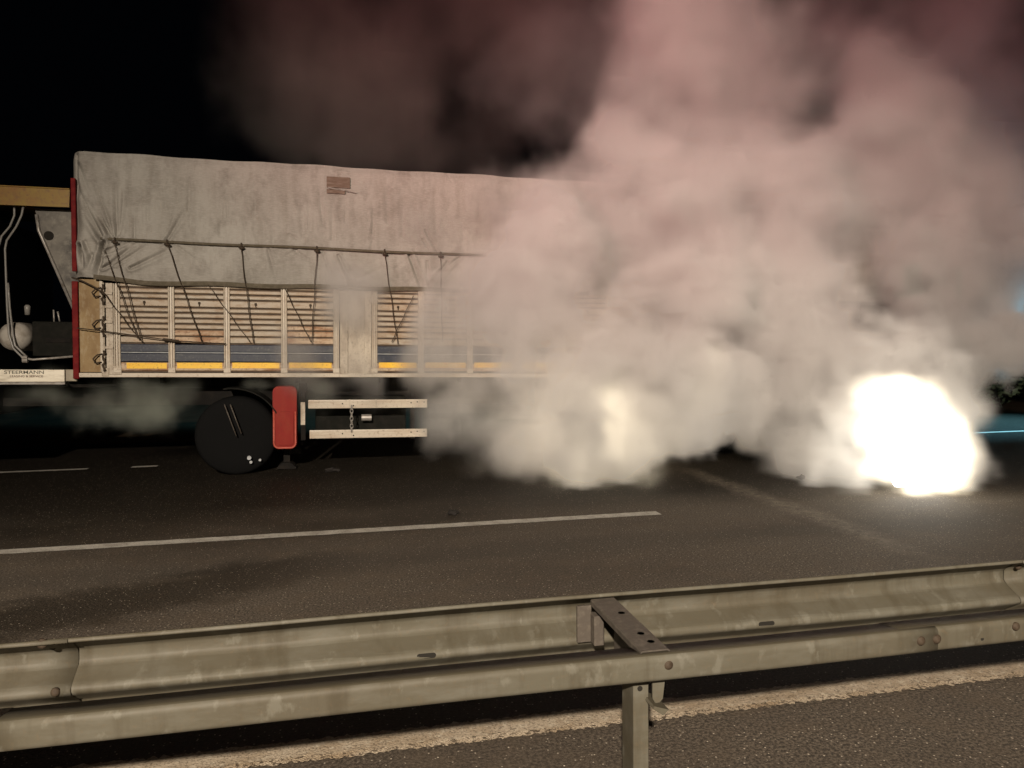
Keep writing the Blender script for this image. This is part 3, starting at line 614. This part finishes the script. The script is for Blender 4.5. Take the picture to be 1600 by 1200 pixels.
for k, px in enumerate((.783, 4.783, -3.217, -7.217, 8.783)):
    mb = MB(); mb.prism(cprof(px, px+.047, 2.06, 2.155, .004), 'z', -.4, .655)
    bmesh.ops.bevel(mb.bm, geom=[e for e in mb.bm.edges if abs(e.verts[0].co.z-e.verts[1].co.z) > .5], offset=.002, segments=1, affect='EDGES')
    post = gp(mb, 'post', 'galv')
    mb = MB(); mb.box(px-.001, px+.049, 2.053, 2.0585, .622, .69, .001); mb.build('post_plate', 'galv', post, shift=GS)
    mb = MB(); mb.lathe([(.0, -.012), (.012, -.012), (.012, 0)], (px+.022, 2.053, .648), 'y', 6)
    mb.build('bolt', 'bolt', post, shift=GS)
    mb = MB(); mb.lathe([(.0, -.0015), (.008, -.0015), (.008, 0)], (px+.02, 2.06, .605), 'y', 10); mb.build('post_hole', 'hole', post, shift=GS)
    # spacer: C section on its side, top plate, deep left web
    xs0, xs1 = px-.003, px+.084
    mb = MB(); t = .004
    mb.prism([(xs0, .722), (xs0, .738), (xs0+.004, .742), (xs1-.004, .742), (xs1, .738), (xs1, .70), (xs1-t, .70), (xs1-t, .7375), (xs0+t, .7375), (xs0+t, .722)], 'y', 1.995, 2.452)
    mb.prism([(1.998, .70), (2.08, .69), (2.452, .56), (2.452, .70)], 'x', xs1-t, xs1)
    sp = gp(mb, 'spacer', 'galv_dark')
    mb = MB()
    for yy, xx in ((2.30, xs0+.055), (2.12, xs0+.05), (2.055, xs0+.055)): mb.lathe([(.011, 0), (.0, 0)], (xx, yy, .7432), 'z', 12)
    for v in mb.bm.verts: v.co.y = v.co.y
    mb.build('spacer_hole', 'hole', sp, shift=GS)
    mb = MB(); mb.box(xs0-.004, xs0+.03, 2.40, 2.448, .60, .70, .002).box(xs0-.05, xs0, 2.44, 2.455, .60, .725, .002)
    mb.build('spacer_flange', 'galv_dark', sp, shift=GS)
    # hanging bracket right of the post
    mb = MB(); mb.prism([(px+.047, .70), (px+.092, .70), (px+.078, .582), (px+.068, .572), (px+.055, .572), (px+.047, .585)], 'y', 2.03, 2.036)
    mb.prism([(px+.04, .578), (px+.084, .563), (px+.066, .548), (px+.036, .57)], 'y', 2.0, 2.10)
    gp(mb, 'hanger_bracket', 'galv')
    mb = MB(); mb.lathe([(.0, -.012), (.010, -.011), (.016, -.005), (.017, 0)], (px+.068, 1.972, .708), 'y', 14); gp(mb, 'beam_bolt', 'bolt', smooth=True)
def bolt(x, y, z, r=.014):
    mb = MB(); mb.lathe([(.0, -.011), (r*.6, -.010), (r*.95, -.005), (r, 0)], (x, y, z), 'y', 14); gp(mb, 'beam_bolt', 'bolt', smooth=True)
def slot(x, y, z, l=.045, h=.014, name='slot_hole'):
    mb = MB(); P = rrect(x-l/2, x+l/2, z-h/2, z+h/2, h*.49, 4); mb.prism(P, 'y', y-.0015, y); gp(mb, name, 'hole')
for x in (.225, 1.44, -2.2, 3.9): slot(x, 2.4615, .597, .062, .017)
slot(-.895, 2.522, .712, .026, .026); bolt(-.90, 2.462, .742, .016)
bolt(-.87, 2.461, .594); bolt(-.83, 1.972, .70)
for x in (1.66, 1.715): bolt(x, 1.970, .702, .0155)
slot(1.42, 1.9700, .687, .035, .010); slot(1.49, 1.9700, .69, .012, .010); slot(1.88, 1.9715, .686, .012, .010); slot(1.95, 1.9715, .690, .03, .012)
bolt(2.56, 2.517, .71); bolt(2.57, 2.461, .594); bolt(2.0, 1.972, .715)

# ------------------------------------------------------------------ scraps on the road
def lump(name, loc, s, label, seed):
    rr = random.Random(seed); bm = bmesh.new(); bmesh.ops.create_icosphere(bm, subdivisions=2, radius=1)
    ph = [rr.uniform(0, 6) for _ in range(6)]
    for v in bm.verts:
        k = 1+.35*math.sin(4*v.co.x+ph[0])*math.sin(3*v.co.y+ph[1])+.25*math.sin(7*v.co.z+ph[2]+5*v.co.x)
        v.co = Vector((v.co.x*s[0]*k, v.co.y*s[1]*k, max(v.co.z, -.6)*s[2]*k))
    mn = min(v.co.z for v in bm.verts)
    for v in bm.verts: v.co.z -= mn
    mb = MB(); mb.bm.free(); mb.bm = bm
    o = mb.build(name, 'scrap'); o.location = loc
    return tag(o, label, 'debris', 'charred scraps lying on the road')
lump('charred_scrap', (.93, 7.2, 0), (.05, .035, .03), 'small dark scrap just beyond the middle of the white lane line', 1)
lump('charred_scrap', (5.13, 8.02, 0), (.05, .04, .035), 'small dark scrap below the thick smoke, left of the fireball', 2)
lump('charred_scrap', (-.25, 10.15, 0), (.09, .06, .03), 'grey lump right beside the landing leg foot of the trailer', 4)

# ------------------------------------------------------------------ hedge beyond the shoulder on the right
rr = random.Random(21); nr = np.random.default_rng(5)
def hedge():
    mb = MB()
    for cx_, cy_, h, r in [(9, 16.5, 1.5, 1.3), (11, 16.2, 1.9, 1.4), (13, 16.6, 1.7, 1.5), (15.5, 16.4, 2.1, 1.6), (18, 16.8, 2.3, 1.7), (21, 17, 2.0, 1.8), (24.5, 17.2, 2.4, 2.0), (28, 17.5, 2.2, 2.0)]:
        for _ in range(2600):
            d = nr.normal(size=3); d /= np.linalg.norm(d); q = nr.uniform(.35, 1)**.5*(1+.25*math.sin(5*d[0]+cx_)*math.sin(4*d[1]+3*d[2]))
            p = Vector((cx_+d[0]*r*q, cy_+d[1]*r*.8*q, max(.02, h*.52+d[2]*h*.52*q)))
            a = Vector(nr.normal(size=3)).normalized(); b = a.orthogonal().normalized(); s = nr.uniform(.03, .075)
            f = [mb.bm.verts.new(p+a*s*1.5), mb.bm.verts.new(p+b*s*.7), mb.bm.verts.new(p-a*s*1.5), mb.bm.verts.new(p-b*s*.7)]
            mb.bm.faces.new(f)
    me = bpy.data.meshes.new('roadside_hedge'); mb.bm.to_mesh(me); mb.bm.free(); me.materials.append(MT['leaf'])
    o = bpy.data.objects.new('roadside_hedge', me); COL.objects.link(o)
    return o
tag(hedge(), 'dark leafy roadside hedge beyond the shoulder, lit teal by a beacon', 'hedge', kind='stuff')

# ------------------------------------------------------------------ fire
def flame(name, c, scale, seed, label, m):
    rr = random.Random(seed); bm = bmesh.new(); bmesh.ops.create_icosphere(bm, subdivisions=5, radius=1)
    from mathutils import noise as mn
    off = Vector((seed*3.7, seed*1.3, seed*2.1))
    for v in bm.verts:
        n = v.co.normalized()
        k = .80+.30*mn.noise(n*1.6+off)+.20*abs(mn.noise(n*3.6+off))+.10*abs(mn.noise(n*8+off))
        z = n.z
        v.co = Vector((n.x*k*scale[0]*(1-.18*max(0, z))-.28*scale[0]*max(0, z+.2)*.9, n.y*k*scale[1], (n.z*k)*scale[2]))
    lo = min(v.co.z for v in bm.verts)
    for v in bm.verts: v.co.z = max(v.co.z-lo-.04, .006)
    mb = MB(); mb.bm.free(); mb.bm = bm
    o = mb.build(name, m, None, True); o.location = c
    return tag(o, label, 'fire')
def fireball():
    out = [(-.66, .56), (-.5, .64), (-.2, .60), (.1, .50), (.3, .45), (.43, .31), (.50, .1), (.54, -.15), (.56, -.35), (.52, -.53), (.38, -.60), (0, -.62), (-.3, -.58), (-.43, -.43), (-.48, -.25), (-.56, 0), (-.65, .3)]
    from mathutils import noise as mn
    pol = sorted((math.atan2(z, x), math.hypot(x, z)) for x, z in out)
    A = np.array([p[0] for p in pol]); Rr = np.array([p[1] for p in pol])
    bm = bmesh.new(); bmesh.ops.create_icosphere(bm, subdivisions=5, radius=1)
    for v in bm.verts:
        n = v.co.normalized(); a = math.atan2(n.z, n.x); h = math.hypot(n.x, n.z)
        r = .78*float(np.interp(a, A, Rr, period=2*math.pi))
        k = .90+.10*mn.noise(n*3.1+Vector((2, 5, 1)))+.06*mn.noise(n*7.3)
        v.co = Vector((n.x*r*k, n.y*.36*k, max(n.z*r*k, -.50)))
    for v in bm.verts: v.co.z += .51
    mb = MB(); mb.bm.free(); mb.bm = bm
    o = mb.build('fireball', emit('fire_white', (1, .96, .87), 5.5), None, True); o.location = (5.78, 6.95, 0)
    tag(o, 'blinding white fireball burning on the road at the right', 'fire')
fireball()
flame('tyre_fire', (3.1, 9.15, .3), (.26, .2, .28), 9, 'cream glow of the fire buried in smoke at the trailer wheels', emit('fire_cream', (1, .84, .64), 100))

# ------------------------------------------------------------------ smoke
def fbm(ax, f, octaves, seed, gain=.52, billow=False):
    """lattice value noise on a regular grid, axis by axis"""
    tot = 0; amp = 1; nrm = 0
    for o in range(octaves):
        rng = np.random.default_rng(seed*31+o); ff = f*2.03**o
        idx = []; 
        for a in ax:
            p = (a-a[0])*ff+o*.37; i = np.floor(p).astype(int); t = (p-i).astype(np.float32); t = t*t*t*(t*(t*6-15)+10); idx.append((i, t))
        lat = rng.uniform(-1, 1, [ix[0].max()+2 for ix in idx]).astype(np.float32)
        for d, (i, t) in enumerate(idx):
            sh = [1, 1, 1]; sh[d] = -1; t = t.reshape(sh)
            lat = np.take(lat, i, axis=d)*(1-t)+np.take(lat, i+1, axis=d)*t
        v = (1-2*np.abs(lat))if billow else lat
        tot = tot+amp*v; nrm += amp; amp *= gain
    return tot/nrm
def smooth(t): t = np.clip(t, 0, 1); return t*t*(3-2*t)
def grid_volume(name, lo, hi, vox, puffs, m, seed, amp=.75, f0=.95, warp=.7, gain=.54, var=1.6, ground=False):
    n = [int(round((b-a)/vox))+1 for a, b in zip(lo, hi)]
    ax = [np.linspace(a, b, k).astype(np.float32) for a, b, k in zip(lo, hi, n)]
    n1 = fbm(ax, f0, 6, seed, gain); n2 = fbm(ax, f0*1.9, 5, seed+1, .58, True)
    NZ = n1*1.1 + .5*(n2-.15)
    W = [fbm(ax, .45, 3, seed+7+q)*warp for q in range(3)]
    D = np.zeros(n, np.float32)
    for x, y, z, r, k, s in puffs:
        sl = []
        for a, c in zip(ax, (x, y, z)):
            i0, i1 = np.searchsorted(a, [c-1.9*r, c+1.9*r]); sl.append(slice(i0, i1))
        if any(q.stop-q.start < 2 for q in sl): continue
        X, Y, Z = (ax[q][sl[q]].reshape([-1 if d == q else 1 for d in range(3)]) for q in range(3))
        T = tuple(sl)
        F = 1-np.sqrt((X-x+W[0][T])**2+(Y-y+.5*W[1][T])**2+(Z-z+W[2][T])**2)/r
        sub = D[T]
        d = k*smooth((F+amp*NZ[tuple(sl)]+.12)/s)
        D[tuple(sl)] = np.maximum(sub, d)+.25*np.minimum(sub, d)
    D *= np.clip(.85+var*n1, .10, 1.8)
    if ground: D *= .12+.88*smooth((ax[2].reshape(1, 1, -1)+.02+.55*n1)/.5)
    # nothing at the domain walls, nothing under the road
    for d in range(3):
        t = ax[d]; e = smooth((t-t[0])/.25)*smooth((t[-1]-t)/.25) if d < 2 else smooth((t[-1]-t)/.25)*(t > -.001)
        D *= e.reshape([-1 if q == d else 1 for q in range(3)])
    D[D < .012] = 0
    me = bpy.data.meshes.new(name); me.vertices.add(D.size)
    me.attributes.new('density_value', 'FLOAT', 'POINT').data.foreach_set('value', np.ascontiguousarray(D, np.float32).ravel())
    co = np.stack(np.meshgrid(*ax, indexing='ij'), -1).reshape(-1).astype(np.float32); me.vertices.foreach_set('co', co)
    o = bpy.data.objects.new(name, me); COL.objects.link(o)
    me.materials.append(m)
    g = bpy.data.node_groups.new(name, 'GeometryNodeTree')
    g.interface.new_socket('Geometry', in_out='INPUT', socket_type='NodeSocketGeometry')
    g.interface.new_socket('Geometry', in_out='OUTPUT', socket_type='NodeSocketGeometry')
    N = g.nodes.new; L = g.links.new
    gi = N('NodeGroupInput'); go = N('NodeGroupOutput')
    vc = N('GeometryNodeVolumeCube'); vc.inputs['Min'].default_value = lo; vc.inputs['Max'].default_value = hi
    for k, a in enumerate('XYZ'): vc.inputs['Resolution '+a].default_value = n[k]
    pos = N('GeometryNodeInputPosition')
    def vm(op, a, b):
        q = N('ShaderNodeVectorMath'); q.operation = op; L(a, q.inputs[0])
        if b is not None: q.inputs[1].default_value = b
        return q.outputs[0]
    p = vm('SUBTRACT', pos.outputs[0], lo); p = vm('DIVIDE', p, [(b-a)/(k-1) for a, b, k in zip(lo, hi, n)]); p = vm('ADD', p, (.5, .5, .5)); p = vm('FLOOR', p, None)
    sx = N('ShaderNodeSeparateXYZ'); L(p, sx.inputs[0])
    def im(a, b, c):
        q = N('FunctionNodeIntegerMath'); q.operation = 'MULTIPLY_ADD'; L(a, q.inputs[0]); q.inputs[1].default_value = b; L(c, q.inputs[2]); return q.outputs[0]
    ix = im(im(sx.outputs[0], n[1], sx.outputs[1]), n[2], sx.outputs[2])
    at = N('GeometryNodeInputNamedAttribute'); at.data_type = 'FLOAT'; at.inputs[0].default_value = 'density_value'
    si = N('GeometryNodeSampleIndex'); si.data_type = 'FLOAT'; si.domain = 'POINT'
    L(gi.outputs[0], si.inputs['Geometry']); L(at.outputs[0], si.inputs['Value']); L(ix, si.inputs['Index']); L(si.outputs[0], vc.inputs['Density'])
    sm = N('GeometryNodeSetMaterial'); sm.inputs['Material'].default_value = m
    L(vc.outputs[0], sm.inputs[0]); L(sm.outputs[0], go.inputs[0])
    o.modifiers.new('smoke', 'NODES').node_group = g
    return o
base_smoke = [
(1.45, 9.4, 0.42, 0.52, 0.36, 1.03),
(1.51, 9.1, 0.11, 0.42, 0.4, 1.03),
(1.35, 9.5, 0.81, 0.52, 0.3, 1.15),
(2.93, 8.4, 0.32, 0.44, 1.4, 0.34),
(3.21, 8.2, 0.17, 0.33, 1.4, 0.34),
(3.56, 8.4, 0.2, 0.34, 1.3, 0.34),
(2.9, 8.2, 0.11, 0.29, 1.2, 0.34),
(2.58, 8.5, 0.41, 0.44, 0.9, 0.46),
(3.4, 8.5, 0.15, 0.34, 1.1, 0.46),
(1.85, 9.0, 0.18, 0.42, 0.55, 0.92),
(2.31, 8.8, 0.27, 0.49, 0.7, 0.69),
(2.81, 8.6, 0.35, 0.56, 1.3, 0.34),
(3.25, 8.5, 0.35, 0.53, 1.3, 0.34),
(3.69, 8.6, 0.43, 0.46, 1.3, 0.34),
(2.87, 8.8, 0.83, 0.69, 1.3, 0.34),
(2.54, 9.0, 1.33, 0.47, 0.9, 0.75),
(3.9, 8.7, 0.88, 0.62, 1.3, 0.34),
(4.19, 8.7, 1.19, 0.47, 1.2, 0.34),
(2.26, 9.2, 0.89, 0.67, 0.55, 0.92),
(2.01, 9.3, 1.33, 0.67, 0.8, 1.2),
(3.52, 9, 1.43, 0.87, 1.2, 0.52),
(2.74, 9.4, 1.84, 0.97, 0.75, 1.05),
(2.18, 9.5, 2.17, 0.85, 1.3, 1.05),
(4.12, 9.4, 2.33, 1.25, 1, 0.68),
(5.25, 9.3, 2.07, 1.1, 1, 0.6),
(5.72, 9, 1.4, 0.71, 0.8, 0.75),
(5.24, 8.5, 0.78, 0.63, 0.5, 0.8),
(5.61, 8.4, 0.39, 0.63, 1.2, 0.34),
(5.02, 8.5, 0.28, 0.39, 0.4, 0.8),
(6.0, 8.2, 0.2, 0.5, 1.2, 0.34),
(5.31, 8.4, 0.12, 0.35, 0.5, 0.69),
(2.66, 9.4, 2.56, 0.81, 1.3, 1.05),
(8.05, 10.3, 2.7, 1.17, 0.9, 0.75),
(9.87, 10.4, 2.03, 0.81, 0.9, 0.6),
(9.68, 9.6, 1.47, 0.47, 1.4, 0.45),
(9.13, 9.6, 1.34, 0.38, 1.2, 0.45),
(10.79, 10, 1.51, 0.6, 1, 0.52),
(8.58, 9.6, 1.44, 0.37, 0.7, 0.75),
(7.62, 9.6, 1.45, 0.55, 0.18, 1.2),
(6.49, 9.3, 1.38, 0.56, 0.6, 0.9),
(6.47, 8.3, 0.88, 0.47, 1, 0.4),
(6.88, 8.2, 1.07, 0.47, 0.9, 0.46),
(7.03, 8.1, 0.68, 0.51, 1, 0.46),
(6.99, 7.8, 0.29, 0.34, 0.9, 0.46),
(6.61, 8.3, 0.36, 0.63, 1.2, 0.34),
(5.68, 7.7, 0.03, 0.29, 1, 0.4),
(7.08, 7.7, 0.07, 0.41, 0.9, 0.46),
(6.97, 8.3, 0.59, 0.72, 1.2, 0.34),
(5.55, 7.6, 0.84, 0.32, 0.5, 0.8),
(6.8, 7.5, 0.96, 0.33, 0.5, 0.8),
(6.72, 7.4, 0.46, 0.25, 1.1, 0.46),
(6.64, 7.2, 0.16, 0.21, 1.1, 0.34),
(5.35, 7.2, 0.27, 0.24, 0.6, 0.69),
(0.11, 10.0, 1.3, 0.37, 0.3, 1.2),
(0.12, 9.95, 1.95, 0.36, 0.5, 1.2),
(0.13, 9.95, 2.31, 0.31, 0.5, 1.2),
(1.17, 9.9, 1.57, 0.45, 0.25, 1.2),
(1.32, 9.6, 0.73, 0.4, 0.35, 1.15),
(1.3, 9.9, 2.19, 0.41, 0.35, 1.2),
(-0.52, 10.0, 1.23, 0.36, 0.18, 1.2)
]
top_smoke = [
(2.18, 9.5, 2.17, 0.85, 0.65, 0.94),
(4.12, 9.4, 2.33, 1.25, 0.5, 0.7),
(5.25, 9.3, 2.07, 1.1, 0.5, 0.7),
(2.95, 9.8, 2.94, 1.01, 0.8, 1.08),
(3.15, 9.6, 3.49, 0.74, 1.7, 0.94),
(3.67, 9.7, 3.77, 0.72, 1.7, 0.94),
(2.72, 9.6, 3.36, 0.57, 1.3, 1.08),
(2.24, 9.7, 3.0, 0.78, 0.6, 1.3),
(2.66, 9.4, 2.56, 0.81, 0.65, 0.94),
(3.56, 10, 3.41, 0.95, 0.7, 0.94),
(4.77, 10.2, 3.65, 1.35, 0.7, 0.94),
(5.96, 10.2, 3.41, 1.48, 0.8, 0.81),
(7.45, 10.4, 3.86, 1.54, 0.7, 0.81),
(8.84, 10.6, 3.64, 1.31, 0.7, 0.81),
(9.56, 10.6, 2.75, 1.12, 0.8, 0.7),
(8.05, 10.3, 2.7, 1.17, 0.45, 0.7),
(8.06, 10.8, 5.04, 1.1, 0.6, 0.81),
(8.87, 10.8, 5.08, 0.81, 0.6, 0.7),
(5.82, 10.5, 4.85, 1.22, 0.8, 1.08),
(5.26, 10.6, 5.77, 1.26, 0.75, 1.22),
(5.05, 10.8, 6.94, 1.37, 0.7, 1.22),
(5.98, 11.2, 8.36, 1.58, 0.6, 1.22),
(4.32, 10.5, 4.78, 0.91, 0.6, 1.22),
(9.89, 11, 4.36, 0.95, 0.5, 0.94),
(9.87, 10.4, 2.03, 0.81, 0.45, 0.7),
(11.7, 11, 3.02, 0.98, 0.6, 0.81),
(0.13, 9.95, 2.31, 0.31, 0.25, 1.22),
(1.3, 9.9, 2.19, 0.41, 0.17, 1.3),
(1.45, 10, 2.78, 0.58, 0.35, 1.3),
(7.84, 12.4, 6.92, 1.91, 0.16, 1.3),
(10.43, 12.4, 7.1, 1.98, 0.16, 1.3),
(11.97, 12.4, 5.92, 1.55, 0.18, 1.3),
(4.38, 12.3, 5.6, 1.38, 0.14, 1.3),
(3.73, 12.3, 6.29, 1.57, 0.1, 1.3)
]
rear = [
(-0.93, 14, 6.28, 1.21, 0.5, 1) ,
(0.06, 14.2, 7.07, 1.47, 0.5, 1) ,
(0.02, 14, 5.45, 1.12, 0.5, 1) ,
(1.17, 14.2, 6.47, 1.5, 0.4, 1) ,
(1.14, 14, 5.17, 0.91, 0.4, 1) ,
(2.63, 14.4, 7.33, 1.67, 0.4, 1) ,
(2.35, 14.3, 5.64, 1.07, 0.3, 1) ,
(3.6, 14.4, 6.33, 1.33, 0.3, 1) ,
(-0.69, 14, 7.27, 1.21, 0.5, 1) ,
(-1.16, 14, 5.4, 0.66, 0.5, 0.8) ,
(-0.35, 14, 8.26, 1.55, 0.5, 1) ,
(1.68, 14.3, 8.59, 1.74, 0.45, 1) ,
(3.87, 14.4, 8.13, 1.69, 0.4, 1) ,
]
low = [
(-3.52, 10.4, 1.12, 0.28, 0.5, 0.8) ,
(-3.07, 10.35, 1.09, 0.36, 0.6, 0.8) ,
(-2.56, 10.35, 1.06, 0.38, 0.8, 0.8) ,
(-2.07, 10.35, 1.18, 0.23, 0.6, 0.8) ,
(-1.18, 10.35, 1.25, 0.18, 0.4, 0.8) ,
(-2.86, 10.35, 0.87, 0.2, 0.5, 0.8) ,
(-0.63, 10.4, 1.13, 0.33, 0.6, 0.9) ,
(-4.01, 10.4, 1.13, 0.23, 0.3, 0.8) ,
]
tag(grid_volume('smoke_bank', (-1.0, 6.8, 0), (11.4, 11.2, 4.0), .056, base_smoke, smoke_mat('thick_smoke', (.968, .955, .938), 4.6), 5, ground=True), 'thick pale smoke billowing from the burning trailer wheels over the road', 'smoke', kind='stuff')
tag(grid_volume('smoke_plume', (-1.0, 7.2, .8), (13.6, 14.0, 9.6), .10, top_smoke, smoke_mat('rising_smoke', (.97, .955, .94), 4.0), 6, amp=.62, f0=.75, gain=.50, var=.9), 'tall rose tinted smoke plume rising above the smoke bank', 'smoke', kind='stuff')
tag(grid_volume('drifting_smoke', (-3.4, 12.2, 3.2), (6.2, 17.0, 10.5), .13, rear, smoke_mat('thin_smoke', (.80, .74, .69), .55), 8, amp=.6, f0=.7, var=.8), 'thin dark smoke drifting in the sky behind the trailer roof', 'smoke', kind='stuff')
tag(grid_volume('low_smoke', (-5.2, 9.7, .2), (2.4, 11.6, 1.9), .055, low, smoke_mat('underbody_smoke', (.80, .84, .74), 1.5), 3, f0=2.0, warp=.25), 'greenish smoke creeping out under the trailer floor', 'smoke', kind='stuff')

flames = [(5.28, 6.95, 1.05, 0.26, 1, 0.75), (5.52, 6.95, 1.0, 0.32, 1, 0.75), (5.85, 6.95, 0.9, 0.34, 1, 0.75), (6.1, 6.95, 0.72, 0.3, 1, 0.75), (6.22, 6.95, 0.4, 0.3, 1, 0.75), (6.1, 6.95, 0.22, 0.32, 1, 0.75), (5.75, 6.95, 0.24, 0.34, 1, 0.75), (5.5, 6.95, 0.35, 0.3, 1, 0.75), (5.4, 6.95, 0.65, 0.32, 1, 0.75), (5.75, 6.95, 0.6, 0.5, 1, 0.75)]
tag(grid_volume('flame_glow', (4.8, 6.2, 0), (7.0, 7.7, 1.7), .028, flames, smoke_mat('flame_gas', (.9, .85, .75), .4, 0, 6), 12, amp=.22, f0=3.2, warp=.08), 'soft glowing flame gas around the white fireball', 'flames', kind='stuff')

embers = [(2.95, 8.45, .55, .60, 1, 1.5), (3.15, 8.4, .35, .50, .8, 1.5), (2.7, 8.5, .8, .50, .6, 1.5), (3.45, 8.45, .6, .45, .6, 1.5), (3.95, 8.4, 1.0, .38, .5, 1.4), (4.1, 8.4, 1.3, .32, .45, 1.4), (2.6, 8.3, .25, .42, .5, 1.5)]
tag(grid_volume('burning_gas', (1.8, 7.4, 0), (5.0, 9.4, 2.0), .05, embers, smoke_mat('burning_gas', (.95, .93, .9), .3, 0, 2.6), 15, amp=.35, f0=2.0, warp=.2), 'cream glow of burning gas inside the smoke bank, low in the middle', 'flames', kind='stuff')
